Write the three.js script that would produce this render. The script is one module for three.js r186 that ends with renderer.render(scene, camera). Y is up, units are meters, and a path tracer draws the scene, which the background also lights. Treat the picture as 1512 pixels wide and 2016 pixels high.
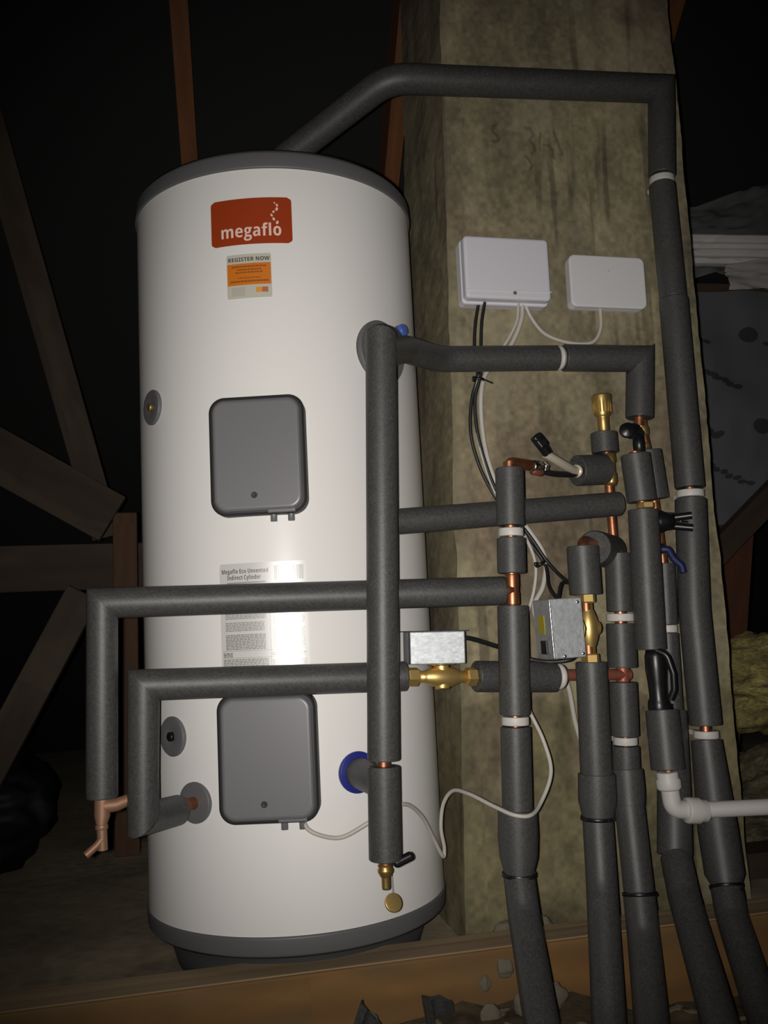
import * as THREE from 'three';
import { RoundedBoxGeometry } from 'three/addons/geometries/RoundedBoxGeometry.js';
import { mergeGeometries, mergeVertices } from 'three/addons/utils/BufferGeometryUtils.js';

// ---------------------------------------------------------------- camera, light, exposure
const scene = new THREE.Scene();
scene.background = new THREE.Color(0x000000);
const camera = new THREE.PerspectiveCamera(58.15, 1512 / 2016, 0.02, 60);
camera.rotation.order = 'YXZ';
camera.position.set(0, 0.62, 0);
camera.rotation.set(0.12154, -0.218166, -0.049564);
scene.add(camera);

const renderer = new THREE.WebGLRenderer({ antialias: true });
renderer.toneMapping = THREE.LinearToneMapping;
renderer.toneMappingExposure = 1.0;
renderer.shadowMap.enabled = true;

// the phone's flash, a couple of centimetres to the left of its lens: the only lamp in the dark loft
const flash = new THREE.SpotLight(0xfffaf4, 7.5, 0, 0.70, 1.0, 2);
flash.name = 'phone_flash';
flash.position.set(-0.022, 0.622, -0.004);
flash.target.position.set(0.42, 0.84, -1.7);
flash.castShadow = true;
flash.shadow.radius = 0.35;
flash.shadow.mapSize.set(2048, 2048);
scene.add(flash, flash.target);

// ---------------------------------------------------------------- helpers
const V = (x, y, z) => new THREE.Vector3(x, y, z);
const taken = new Map();
function numbered(name) {
  const n = taken.get(name) ?? 0;
  taken.set(name, n + 1);
  return n ? `${name}_${String(n).padStart(3, '0')}` : name;
}
function tag(o, label, category, group) {
  o.userData.label = label; o.userData.category = category;
  if (group) o.userData.group = group;
  return o;
}
function thing(name, label, category, pos = [0, 0, 0], group) {
  const g = new THREE.Group();
  g.name = numbered(name); g.position.set(...pos);
  tag(g, label, category, group); scene.add(g);
  return g;
}
function part(name, geo, mat, parent, label) {
  const m = new THREE.Mesh(Array.isArray(geo) ? join(geo) : geo, mat);
  m.name = parent === scene ? numbered(name) : name;
  m.castShadow = m.receiveShadow = true;
  if (label) m.userData.label = label;
  // children are written in world metres: undo the parents' offset
  if (parent !== scene) { let p = parent; const off = V(0, 0, 0); while (p && p !== scene) { off.sub(p.position); p = p.parent; } m.position.copy(off); }
  parent.add(m);
  return m;
}
function solo(name, geo, mat, label, category, group) { return tag(part(name, geo, mat, scene), label, category, group); }
function structure(name, geo, mat, label) {
  const m = part(name, geo, mat, scene); m.userData.kind = 'structure'; m.userData.label = label; m.userData.category = name.split('_')[0];
  return m;
}
function join(list) {
  const l = list.map((g) => { const n = g.index ? g.toNonIndexed() : g; for (const k of Object.keys(n.attributes)) if (!['position', 'normal', 'uv'].includes(k)) n.deleteAttribute(k); return n; });
  return mergeGeometries(l);
}
// seeded noise
let seedState = 7;
const rnd = () => { seedState = (seedState * 1664525 + 1013904223) >>> 0; return seedState / 4294967296; };
const hash = (x, y, s) => { let h = Math.imul(x, 374761393) ^ Math.imul(y, 668265263) ^ Math.imul(s, 1442695041); h = Math.imul(h ^ (h >>> 13), 1274126177); return ((h ^ (h >>> 16)) >>> 0) / 4294967296; };
function vnoise(x, y, s = 0) {
  const xi = Math.floor(x), yi = Math.floor(y); let fx = x - xi, fy = y - yi;
  fx = fx * fx * (3 - 2 * fx); fy = fy * fy * (3 - 2 * fy);
  const a = hash(xi, yi, s), b = hash(xi + 1, yi, s), c = hash(xi, yi + 1, s), d = hash(xi + 1, yi + 1, s);
  return a + (b - a) * fx + (c - a) * fy + (a - b - c + d) * fx * fy;
}
const fbm = (x, y, o = 4, s = 0) => { let v = 0, a = 0.5, t = 0; for (let i = 0; i < o; i++) { v += a * vnoise(x, y, s + i); t += a; a *= 0.5; x *= 2.03; y *= 2.03; } return v / t; };
const n3 = (x, y, z, s = 0) => (fbm(x, y, 3, s) + fbm(y + 9.1, z, 3, s + 20) + fbm(z + 3.7, x, 3, s + 40)) / 3;
const sstep = (a, b, v) => { const t = Math.min(1, Math.max(0, (v - a) / (b - a))); return t * t * (3 - 2 * t); };
function dataTex(w, h, fn, srgb = true) {
  const d = new Uint8Array(w * h * 4);
  for (let y = 0; y < h; y++) for (let x = 0; x < w; x++) { const c = fn(x / w, y / h), i = (y * w + x) * 4; d[i] = c[0]; d[i + 1] = c[1]; d[i + 2] = c[2]; d[i + 3] = 255; }
  const t = new THREE.DataTexture(d, w, h); t.wrapS = t.wrapT = THREE.RepeatWrapping; t.magFilter = THREE.LinearFilter; t.minFilter = THREE.LinearMipmapLinearFilter; t.generateMipmaps = true;
  if (srgb) t.colorSpace = THREE.SRGBColorSpace; t.needsUpdate = true; return t;
}
// tiling fbm for repeating textures
const tile = (u, v, f, o, s) => { const g = (x, y) => fbm(x * f, y * f, o, s); const bu = sstep(0, 1, u), bv = sstep(0, 1, v);
  return (g(u, v) * (1 - bu) + g(u - 1 + 50, v) * bu) * (1 - bv) + (g(u, v - 1 + 50) * (1 - bu) + g(u - 1 + 50, v - 1 + 50) * bu) * bv; };

// tube along a polyline; opts: fillet (bend radius), seg, radii (one per point), nA / nB = plane normals of the two end cuts, cap, lip (rounded foam edge)
function sweep(pts, r, opts = {}) {
  const { fillet = 0, seg = 22, nA, nB, cap = true, lip = 0 } = opts;
  let P = pts.map((p) => (p.isVector3 ? p.clone() : V(...p))), Rr = opts.radii ? opts.radii.slice() : P.map(() => r);
  if (fillet > 0 && P.length > 2) {
    const Q = [P[0]], RQ = [Rr[0]];
    for (let i = 1; i < P.length - 1; i++) {
      const a = P[i - 1].clone().sub(P[i]), b = P[i + 1].clone().sub(P[i]), la = a.length(), lb = b.length(); a.normalize(); b.normalize();
      const ang = Math.acos(Math.min(1, Math.max(-1, a.dot(b))));
      const t = Math.min(fillet / Math.tan(ang / 2), la * 0.48, lb * 0.48);
      if (Math.PI - ang < 0.03) { Q.push(P[i]); RQ.push(Rr[i]); continue; }
      const s = P[i].clone().addScaledVector(a, t), e = P[i].clone().addScaledVector(b, t), n = Math.max(3, Math.ceil((Math.PI - ang) / 0.14));
      for (let k = 0; k <= n; k++) { const u = k / n; Q.push(s.clone().multiplyScalar((1 - u) ** 2).addScaledVector(P[i], 2 * u * (1 - u)).addScaledVector(e, u * u)); RQ.push(Rr[i]); }
    }
    Q.push(P[P.length - 1]); RQ.push(Rr[Rr.length - 1]); P = Q; Rr = RQ;
  }
  const n = P.length, T = P.map((_, i) => P[Math.min(n - 1, i + 1)].clone().sub(P[Math.max(0, i - 1)]).normalize());
  const cut = P.map((_, i) => { // ring plane normal: bisector at inner points (a sharp mitre)
    if (i === 0) return nA ? V(...nA).normalize() : T[0]; if (i === n - 1) return nB ? V(...nB).normalize() : T[n - 1];
    return P[i].clone().sub(P[i - 1]).normalize().add(P[i + 1].clone().sub(P[i]).normalize()).normalize(); });
  const dir = P.map((_, i) => (i === 0 ? P[1].clone().sub(P[0]) : P[i].clone().sub(P[i - 1])).normalize());
  let nx = Math.abs(dir[0].y) > 0.9 ? V(1, 0, 0) : V(0, 1, 0);
  nx.addScaledVector(dir[0], -nx.dot(dir[0])).normalize();
  const pos = [], nor = [], uv = [], idx = []; let L = 0; const rings = [];
  const ring = (c, d, pn, rad, len, ax, nrmBlend = 0) => {
    const ay = d.clone().cross(ax), base = pos.length / 3;
    for (let k = 0; k <= seg; k++) {
      const a = (k / seg) * Math.PI * 2, o = ax.clone().multiplyScalar(Math.cos(a)).addScaledVector(ay, Math.sin(a));
      const q = o.clone().multiplyScalar(rad), s = -q.dot(pn) / d.dot(pn); q.addScaledVector(d, Math.max(-4 * rad, Math.min(4 * rad, s)));
      pos.push(c.x + q.x, c.y + q.y, c.z + q.z);
      const nn = o.addScaledVector(d, nrmBlend).normalize();
      nor.push(nn.x, nn.y, nn.z); uv.push((k / seg) * 2 * Math.PI * r, len);
    }
    return base;
  };
  for (let i = 0; i < n; i++) {
    if (i) { L += P[i].distanceTo(P[i - 1]); const q = new THREE.Quaternion().setFromUnitVectors(dir[i - 1], dir[i]); nx.applyQuaternion(q); nx.addScaledVector(dir[i], -nx.dot(dir[i])).normalize(); }
    if (lip && i === 0 && !nA) { rings.push(ring(P[0].clone(), dir[0], cut[0], Rr[0] - lip, L, nx, -1)); rings.push(ring(P[0].clone().addScaledVector(dir[0], lip), dir[0], cut[0], Rr[0], L + lip, nx)); continue; }
    if (lip && i === n - 1 && !nB) { rings.push(ring(P[i].clone().addScaledVector(dir[i], -lip), dir[i], cut[i], Rr[i], L - lip, nx)); rings.push(ring(P[i], dir[i], cut[i], Rr[i] - lip, L, nx, 1)); continue; }
    rings.push(ring(P[i], dir[i], cut[i], Rr[i], L, nx));
  }
  for (let i = 0; i < rings.length - 1; i++) for (let k = 0; k < seg; k++) { const a = rings[i] + k, b = rings[i + 1] + k; idx.push(a, a + 1, b, b, a + 1, b + 1); }
  if (cap) for (const [b, c, pn, sgn] of [[rings[0], P[0], cut[0], -1], [rings[rings.length - 1], P[n - 1], cut[n - 1], 1]]) {
    const base = pos.length / 3;
    pos.push(c.x, c.y, c.z); nor.push(pn.x * sgn, pn.y * sgn, pn.z * sgn); uv.push(0, 0);
    for (let k = 0; k <= seg; k++) { const j = (b + k) * 3; pos.push(pos[j], pos[j + 1], pos[j + 2]); nor.push(pn.x * sgn, pn.y * sgn, pn.z * sgn); uv.push(pos[j] - c.x, pos[j + 1] - c.y); }
    for (let k = 0; k < seg; k++) sgn < 0 ? idx.push(base, base + k + 2, base + k + 1) : idx.push(base, base + k + 1, base + k + 2);
  }
  const g = new THREE.BufferGeometry();
  g.setAttribute('position', new THREE.Float32BufferAttribute(pos, 3)); g.setAttribute('normal', new THREE.Float32BufferAttribute(nor, 3)); g.setAttribute('uv', new THREE.Float32BufferAttribute(uv, 2)); g.setIndex(idx);
  return g;
}
// smooth cable through points
function cableGeo(pts, r, seg = 10) {
  const c = new THREE.CatmullRomCurve3(pts.map((p) => V(...p)), false, 'centripetal');
  return sweep(c.getPoints(pts.length * 9), r, { seg });
}
// lathe of [radius, along] pairs, put at a point with its axis along a direction
function turned(profile, at, axis = [0, 1, 0], seg = 28) {
  const g = new THREE.LatheGeometry(profile.map(([r, y]) => new THREE.Vector2(Math.max(r, 0.00001), y)), seg);
  const flat = g.toNonIndexed(); flat.computeVertexNormals();
  g.applyQuaternion(new THREE.Quaternion().setFromUnitVectors(V(0, 1, 0), V(...axis).normalize()));
  g.translate(...at); return g;
}
function hexNut(r, len, at, axis) { // chamfered six-sided nut centred at a point
  const parts = [new THREE.CylinderGeometry(r, r, len * 0.76, 6, 1), new THREE.CylinderGeometry(r * 0.86, r, len * 0.12, 6, 1).translate(0, len * 0.44, 0), new THREE.CylinderGeometry(r, r * 0.86, len * 0.12, 6, 1).translate(0, -len * 0.44, 0)];
  const g = join(parts); const f = g; f.computeVertexNormals();
  f.rotateY(0.35); f.applyQuaternion(new THREE.Quaternion().setFromUnitVectors(V(0, 1, 0), V(...axis).normalize())); f.translate(...at); return f;
}
function rbox(w, h, d, r, at, rot) { const g = new RoundedBoxGeometry(w, h, d, 3, r); if (rot) g.applyMatrix4(new THREE.Matrix4().makeRotationFromEuler(new THREE.Euler(...rot))); return g.translate(...at); }
// plate with rounded corners and bevelled edges, facing +z
function plate(w, h, d, rc, bev, at, roll = 0) {
  const s = new THREE.Shape(), x = w / 2, y = h / 2; s.moveTo(-x + rc, -y); s.lineTo(x - rc, -y); s.absarc(x - rc, -y + rc, rc, -Math.PI / 2, 0); s.lineTo(x, y - rc); s.absarc(x - rc, y - rc, rc, 0, Math.PI / 2); s.lineTo(-x + rc, y); s.absarc(-x + rc, y - rc, rc, Math.PI / 2, Math.PI); s.lineTo(-x, -y + rc); s.absarc(-x + rc, -y + rc, rc, Math.PI, 1.5 * Math.PI);
  const g = new THREE.ExtrudeGeometry(s, { depth: d - 2 * bev, bevelEnabled: true, bevelThickness: bev, bevelSize: bev, bevelOffset: -bev, bevelSegments: 3, curveSegments: 8 });
  return g.translate(0, 0, bev - d / 2).rotateZ(roll).translate(...at);
}
// a sawn timber between two points, w x d in section, with slightly uneven faces; uv in metres along the grain
function timberGeo(a, b, w, d, up = [0, 0, 1], s = 1) {
  const A = V(...a), B = V(...b), dir = B.clone().sub(A), L = dir.length(); dir.normalize();
  const z = V(...up).addScaledVector(dir, -V(...up).dot(dir)).normalize(), x = dir.clone().cross(z).normalize();
  const g = new RoundedBoxGeometry(w, L, d, 2, Math.min(w, d) * 0.05), p = g.attributes.position, uv = g.attributes.uv, nn = g.attributes.normal;
  for (let i = 0; i < p.count; i++) { const lx = p.getX(i), ly = p.getY(i), lz = p.getZ(i); uv.setXY(i, (Math.abs(nn.getX(i)) > 0.6 ? lz : lx) + s * 0.37, ly + s * 0.71); }
  g.applyMatrix4(new THREE.Matrix4().makeBasis(x, dir, z)); const m = A.clone().add(B).multiplyScalar(0.5); return g.translate(m.x, m.y, m.z);
}

// ---------------------------------------------------------------- materials
const std = (o) => new THREE.MeshPhysicalMaterial(o);
const rgb = (r, g, b) => new THREE.Color().setRGB(r, g, b);
const foamBump = dataTex(256, 256, (u, v) => { const k = 255 * (0.55 * tile(u, v, 60, 2, 3) + 0.45 * tile(u, v, 22, 2, 9)); return [k, k, k]; }, false);
foamBump.repeat.set(22, 22);
const foamMap = dataTex(256, 256, (u, v) => { const k = 67 + 34 * (tile(u, v, 60, 2, 13) - 0.5) + 8 * (tile(u, v, 7, 3, 17) - 0.5); return [k, k, k * 0.985]; });
foamMap.repeat.set(7, 7);
const M = {};
M.foam = std({ color: rgb(1, 1, 1), map: foamMap, roughness: 0.48, bumpMap: foamBump, bumpScale: 0.00025, specularIntensity: 1 });
M.cyl = std({ color: rgb(0.79, 0.775, 0.755), roughness: 0.36, clearcoat: 0.25, clearcoatRoughness: 0.2, specularIntensity: 0.5 });
M.grey = std({ color: rgb(0.125, 0.125, 0.13), roughness: 0.5 });
M.greyDark = std({ color: rgb(0.05, 0.05, 0.052), roughness: 0.6 });
M.cover = std({ color: rgb(0.15, 0.15, 0.157), roughness: 0.38 });
M.gasket = std({ color: rgb(0.02, 0.02, 0.02), roughness: 0.6 });
M.boxWhite = std({ color: rgb(0.66, 0.65, 0.7), roughness: 0.45 });
M.boxWhite2 = std({ color: rgb(0.68, 0.67, 0.68), roughness: 0.5 });
M.white = std({ color: rgb(0.55, 0.53, 0.5), roughness: 0.5 });
M.cableWhite = std({ color: rgb(0.5, 0.47, 0.42), roughness: 0.5 });
M.cableBlack = std({ color: rgb(0.012, 0.012, 0.013), roughness: 0.45 });
M.black = std({ color: rgb(0.008, 0.008, 0.009), roughness: 0.35 });
M.blue = std({ color: rgb(0.012, 0.02, 0.2), roughness: 0.45 });
M.capBlue = std({ color: rgb(0.06, 0.13, 0.42), roughness: 0.3 });
M.navy = std({ color: rgb(0.012, 0.016, 0.075), roughness: 0.5 });
M.copper = std({ color: rgb(0.78, 0.34, 0.19), metalness: 0.9, roughness: 0.42, map: dataTex(128, 128, (u, v) => { const k = 150 + 100 * tile(u, v, 9, 4, 5); return [k, k * 0.97, k * 0.94]; }) });
M.copper.map.repeat.set(12, 12);
M.copperDull = std({ color: rgb(0.35, 0.12, 0.075), metalness: 0.55, roughness: 0.5 });
M.brass = std({ color: rgb(0.8, 0.56, 0.2), metalness: 0.85, roughness: 0.42 });
M.brassDull = std({ color: rgb(0.5, 0.34, 0.12), metalness: 0.85, roughness: 0.42 });
M.chrome = std({ color: rgb(0.7, 0.68, 0.64), metalness: 1, roughness: 0.25 });
M.cream = std({ color: rgb(0.6, 0.54, 0.42), metalness: 0.2, roughness: 0.4 });
M.zinc = std({ color: rgb(1, 1, 1), metalness: 0.55, roughness: 0.5, map: dataTex(256, 256, (u, v) => { const a = tile(u, v, 14, 3, 31), b = tile(u, v, 40, 2, 37); const k = 190 + 60 * (a - 0.5) + 34 * (b - 0.5); return [k * 0.98, k * 1.0, k * 1.02]; }) });
M.zinc.map.repeat.set(1, 1);
M.yellow = std({ color: rgb(0.4, 0.33, 0.03), roughness: 0.6 });
const woodTex = (c0, c1, s, dirt = 0) => dataTex(256, 512, (u, v) => {
  const w = 0.35 * tile(u, v, 3, 2, s), g = 0.5 + 0.5 * Math.sin((u + w) * 60 + 6 * tile(u, v * 0.2, 4, 3, s + 1)), f = tile(u, v, 24, 2, s + 4), k = 0.55 * g * 0.6 + 0.45 * f, dd = dirt * sstep(0.45, 0.7, tile(u, v, 5, 4, s + 8));
  return [0, 1, 2].map((i) => { const c = c0[i] + (c1[i] - c0[i]) * k; return c + ([96, 84, 66][i] - c) * dd; }); });
const wood = (c0, c1, s, dirt) => { const t = woodTex(c0, c1, s, dirt); t.repeat.set(2.2, 0.9); return std({ map: t, bumpMap: t, bumpScale: 0.0012, roughness: 0.8 }); };
M.rafter = wood([104, 62, 32], [136, 86, 48], 101, 0.15);
M.oldwood = wood([48, 37, 27], [64, 50, 36], 131, 0.3);
M.joist = wood([108, 78, 42], [146, 108, 60], 151, 0.45);
M.post = wood([66, 44, 26], [88, 58, 34], 191, 0.1);
M.darkwood = wood([70, 38, 22], [92, 52, 30], 171, 0.1);
M.gable = std({ color: rgb(0.24, 0.15, 0.1), roughness: 0.9 });
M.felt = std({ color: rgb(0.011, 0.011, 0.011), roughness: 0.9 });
const dustTex = dataTex(512, 512, (u, v) => { const a = tile(u, v, 5, 5, 211), b = tile(u, v, 40, 2, 223), k = 0.75 + 0.5 * (a - 0.5) + 0.22 * (b - 0.5); return [192 * k, 176 * k, 146 * k]; });
dustTex.repeat.set(1.1, 1.1);
M.dustTop = std({ map: dustTex, color: rgb(0.95, 0.82, 0.7), roughness: 1 });
M.dust = std({ map: dustTex, bumpMap: dustTex, bumpScale: 0.004, roughness: 0.95 });
const rubbleTex = dataTex(512, 512, (u, v) => { const a = tile(u, v, 9, 5, 251), b = tile(u, v, 30, 3, 263), p = sstep(0.6, 0.68, tile(u, v, 14, 3, 277)), k = 0.7 + 0.7 * (a - 0.5) + 0.4 * (b - 0.5); return [134 * k + 66 * p, 118 * k + 62 * p, 86 * k + 52 * p]; });
rubbleTex.repeat.set(2, 2);
M.rubble = std({ map: rubbleTex, bumpMap: rubbleTex, bumpScale: 0.006, roughness: 0.95 });
M.wool = std({ map: dataTex(256, 256, (u, v) => { const a = tile(u, v, 8, 4, 311), b = tile(u, v, 50, 2, 317), k = 0.7 + 0.6 * (a - 0.5) + 0.5 * (b - 0.5); return [196 * k, 180 * k, 110 * k]; }), roughness: 1 });
M.woolGrey = std({ map: dataTex(256, 256, (u, v) => { const a = tile(u, v, 8, 4, 331), b = tile(u, v, 50, 2, 337), k = 0.6 + 0.8 * (a - 0.5) + 0.5 * (b - 0.5); return [140 * k, 130 * k, 98 * k]; }), roughness: 1 });

// ---------------------------------------------------------------- the chimney breast: cement render on brick
const CHX0 = 0.5, CHX1 = 1.128, CHZ = -1.78, CHB = -0.1, CHT = 2.9;
{
  const pencil = document.createElement('canvas'); pencil.width = 640; pencil.height = 2048;
  const c = pencil.getContext('2d'); c.fillStyle = '#fff'; c.fillRect(0, 0, 640, 2048);
  // hand-scrawled marks on the render; canvas metres: x from CHX0, y down from CHT
  const S = 2048 / 3.0, q = (x, y) => [(x - CHX0) * S, (CHT - y) * S];
  c.strokeStyle = 'rgba(30,22,14,0.55)'; c.lineCap = 'round'; c.lineJoin = 'round';
  const mk = (pts, w) => { c.lineWidth = w; c.beginPath(); pts.forEach(([zx, zy], i) => { const x = 0.572 + (zx - 30) * 0.000182, y = 1.722 - zy * 0.000182; i ? c.lineTo(...q(x, y)) : c.moveTo(...q(x, y)); }); c.stroke(); };
  mk([[400, 215], [345, 240], [335, 300], [390, 350], [420, 400], [390, 430], [320, 425]], 4.5);
  mk([[790, 230], [850, 235], [890, 310], [840, 380], [885, 420], [900, 500], [860, 545]], 6);
  mk([[765, 590], [820, 640], [860, 700], [820, 760]], 4.5);
  mk([[1000, 270], [985, 400], [985, 510]], 4); mk([[1200, 250], [1240, 330], [1275, 450], [1310, 530]], 5); mk([[1050, 425], [1130, 430], [1180, 490], [1190, 580]], 5);
  const px = c.getImageData(0, 0, 640, 2048).data;
  const tex = dataTex(640, 2048, (u, v) => {
    const x = u * 0.94, y = v * 3.0, X = x * 1, Y = y;
    const a = fbm(X * 5, Y * 4, 5, 401), b = fbm(X * 22, Y * 15, 4, 411), f = fbm(X * 90, Y * 90, 2, 421), st = fbm(X * 26, Y * 2.2, 4, 431), br = sstep(0.5, 0.72, fbm(X * 6 + 4, Y * 4.4, 4, 441)), lt = sstep(0.58, 0.72, fbm(X * 9 + 2, Y * 6, 4, 451));
    let k = 0.8 + 0.34 * (a - 0.5) + 0.3 * (b - 0.5) + 0.22 * (f - 0.5) + 0.2 * (st - 0.5);
    const drip = sstep(0.62, 0.75, fbm(X * 34, Y * 3, 3, 461)) * sstep(0.5, 0.66, fbm(X * 5 + 3, Y * 3, 3, 466)); // dark damp runs
    k *= 1 - 0.24 * drip;
    const edge = 0.455 + 0.05 * (fbm(X * 9, 2.5, 3, 481) - 0.5), low = sstep(edge + 0.004, edge - 0.01, y - 0.1);
    k *= 1 - 0.13 * low * (0.6 + 0.8 * fbm(X * 8, Y * 5, 3, 485));
    let c3 = [168 * k, 157 * k, (124 - 9 * low) * k];
    c3 = [c3[0] + (146 * k - c3[0]) * br * 0.7, c3[1] + (128 * k - c3[1]) * br * 0.7, c3[2] + (106 * k - c3[2]) * br * 0.7];
    c3 = c3.map((q2, i) => q2 + ([176, 168, 142][i] - q2) * lt * 0.3);
    // rough unrendered strip along the left arris
    if (x < 0.03) { const e = sstep(0.03, 0.0, x + 0.02 * (fbm(Y * 9, 3, 3, 471) - 0.5)) * 0.35; c3 = c3.map((q2, i) => q2 * (1 - e) + [104, 102, 80][i] * e); }
    const m = px[(Math.min(2047, Math.floor((1 - v) * 2048)) * 640 + Math.min(639, Math.floor(u * 640))) * 4] / 255;
    return c3.map((q2) => Math.max(0, Math.min(255, q2 * (0.62 + 0.38 * m))));
  });
  tex.wrapS = tex.wrapT = THREE.ClampToEdgeWrapping;
  const bump = dataTex(512, 1024, (u, v) => { const k = 255 * (0.5 * fbm(u * 30, v * 95, 4, 501) + 0.3 * fbm(u * 8, v * 25, 3, 511) + 0.2 * fbm(u * 90, v * 280, 2, 521)); return [k, k, k]; }, false);
  M.render = std({ map: tex, bumpMap: bump, bumpScale: 0.0025, roughness: 0.92 });
  const W = CHX1 - CHX0, D = 0.36, H = CHT - CHB;
  const g = new THREE.BoxGeometry(W, H, D, 48, 200, 14), p = g.attributes.position, uv = g.attributes.uv, nn = g.attributes.normal;
  const P = V(0, 0, 0);
  for (let i = 0; i < p.count; i++) {
    P.set(p.getX(i) + CHX0 + W / 2, p.getY(i) + CHB + H / 2, p.getZ(i) + CHZ - D / 2);
    const front = nn.getZ(i) > 0.5;
    uv.setXY(i, front ? (P.x - CHX0) / 0.94 : (0.66 + Math.abs(P.z - CHZ) * 0.6 / 0.94 + 0.02), (P.y + 0.1) / 3.0);
    const nx0 = n3(P.x * 7, P.y * 7, P.z * 7, 600) - 0.5, nz = n3(P.x * 5, P.y * 5, P.z * 5, 640) - 0.5, fx = n3(P.x * 40, P.y * 40, P.z * 40, 680) - 0.5;
    const lean = (0.012 + P.y * 0.03) * (1 - (P.x - CHX0) / W);        // the left arris leans a little
    const lo = P.x < CHX0 + 0.05 ? Math.max(0, 0.006) : 0;
    p.setXYZ(i, P.x + lean + lo + nx0 * 0.02 + fx * 0.008, P.y, P.z + nz * 0.012 + fx * 0.003 - (P.y > 0.41 ? 0 : 0.004));
  }
  g.computeVertexNormals();
  const m = structure('wall_chimney', g, M.render, 'cement rendered chimney stack with damp streaks and faint pencil scrawl');
  m.userData.category = 'wall';
}

// ---------------------------------------------------------------- loft shell: floor, joist, roof
{
  const floorGeo = (x0, x1, z0, z1, y, th, amp, s, nx = 60, nz = 60) => {
    const g = new THREE.BoxGeometry(x1 - x0, th, z1 - z0, nx, 1, nz), p = g.attributes.position, uv = g.attributes.uv; g.translate((x0 + x1) / 2, y - th / 2, (z0 + z1) / 2);
    for (let i = 0; i < p.count; i++) { uv.setXY(i, p.getX(i), p.getZ(i)); if (p.getY(i) > y - th / 2) p.setY(i, y + amp(p.getX(i), p.getZ(i))); }
    g.computeVertexNormals(); return g;
  };
  structure('floor', floorGeo(-6, 6, -5.6, -1.695, 0, 0.03, (x, z) => 0, 1, 4, 4), M.dust, 'dusty boarded loft floor behind the front joist');
  const lower = (x, z) => { const r = sstep(0.05, 0.45, x) * sstep(-0.9, -1.45, z) * (1 - 0.55 * sstep(0.62, 0.8, x)); return 0.085 * r * fbm(x * 9, z * 9, 4, 701) + 0.055 * r + 0.02 * (fbm(x * 22, z * 22, 3, 711) - 0.5) * (0.4 + r); };
  const mk = structure('floor_lower', floorGeo(-6, 6, -1.605, 3.6, -0.125, 0.03, lower, 420, 240), M.rubble, 'mortar rubble and dust on the plaster ceiling between joists');
  mk.userData.category = 'floor';
  solo('floor_joist', timberGeo([-2.2, -0.045, -1.652], [2.4, -0.045, -1.652], 0.086, 0.19, [0, 1, 0], 3), M.joist, 'sawn timber floor joist running in front of the white cylinder and the chimney', 'joist');
  part('dust_layer', rbox(4.6, 0.003, 0.08, 0.001, [0.1, 0.0508, -1.654]), M.dustTop, scene.getObjectByName('floor_joist'), 'dust settled on the joist top');
  solo('wall_plate', timberGeo([1.16, 0.02, -2.02], [2.4, 0.02, -2.02], 0.1, 0.075, [0, 1, 0], 5), M.oldwood, 'dusty timber batten lying on the floor right of the chimney', 'timber');

  // roof: felt over rafters, down behind the cylinder and down behind the camera; gable walls close it
  const slab = (pts, th = 0.02) => { const g = new THREE.BufferGeometry(), a = pts.map((p) => V(...p)), n = a[1].clone().sub(a[0]).cross(a[3].clone().sub(a[0])).normalize().multiplyScalar(th), b = a.map((p) => p.clone().add(n)), pos = [], quad = (w, x, y, z) => [w, x, y, w, y, z].forEach((p) => pos.push(p.x, p.y, p.z));
    quad(a[3], a[2], a[1], a[0]); quad(b[0], b[1], b[2], b[3]); for (let i = 0; i < 4; i++) { const j = (i + 1) % 4; quad(a[i], a[j], b[j], b[i]); }
    g.setAttribute('position', new THREE.Float32BufferAttribute(pos, 3)); g.setAttribute('uv', new THREE.Float32BufferAttribute(new Float32Array(pos.length / 3 * 2), 2)); g.computeVertexNormals(); return g; };
  const ry = (z) => 2.20 + 0.753 * (z + 2.7);
  const zr = -1.0, ridge = ry(zr), ze = -2.7 - 2.32 / 0.753, zf = zr + (zr - ze);
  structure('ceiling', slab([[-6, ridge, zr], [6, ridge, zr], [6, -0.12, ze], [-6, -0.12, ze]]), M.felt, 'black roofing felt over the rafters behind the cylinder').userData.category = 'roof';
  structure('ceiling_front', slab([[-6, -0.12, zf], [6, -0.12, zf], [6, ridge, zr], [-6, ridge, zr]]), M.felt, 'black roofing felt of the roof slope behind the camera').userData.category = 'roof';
  const tri = (x, s) => { const sh = new THREE.Shape(); sh.moveTo(ze, -0.2); sh.lineTo(zf, -0.2); sh.lineTo(zr, ridge + 0.02); const g = new THREE.ExtrudeGeometry(sh, { depth: 0.03, bevelEnabled: false }); g.rotateY(-Math.PI / 2); g.translate(x, 0, 0); return g; };
  structure('wall_left', tri(-6, 1), M.gable, 'brick gable wall at the far left end of the loft');
  structure('wall_right', tri(6.03, 1), M.gable, 'brick gable wall at the far right end of the loft');

  const raf = (x, label, y0 = 0) => { const d = V(0.07, -0.753, -1), P0 = V(x, 2.075 + y0, -2.7), a = P0.clone().addScaledVector(d, -1.6), b = P0.clone().addScaledVector(d, 2.5); b.y = Math.max(b.y, -0.02);
    solo('roof_rafter', timberGeo(a.toArray(), b.toArray(), 0.05, 0.11, [0, 1, -0.753], 7 + Math.round(x * 10)), M.rafter, label, 'rafter', 'rafters under the roof felt'); };
  raf(0.047, 'brown sloping roof rafter rising behind the cylinder lid');
  raf(0.674, 'brown sloping roof rafter hugging the left side of the chimney');
  raf(1.47, 'brown sloping roof rafter emerging behind the right edge of the chimney');
  raf(-1.21, 'brown sloping roof rafter far out over the roof struts');
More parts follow.
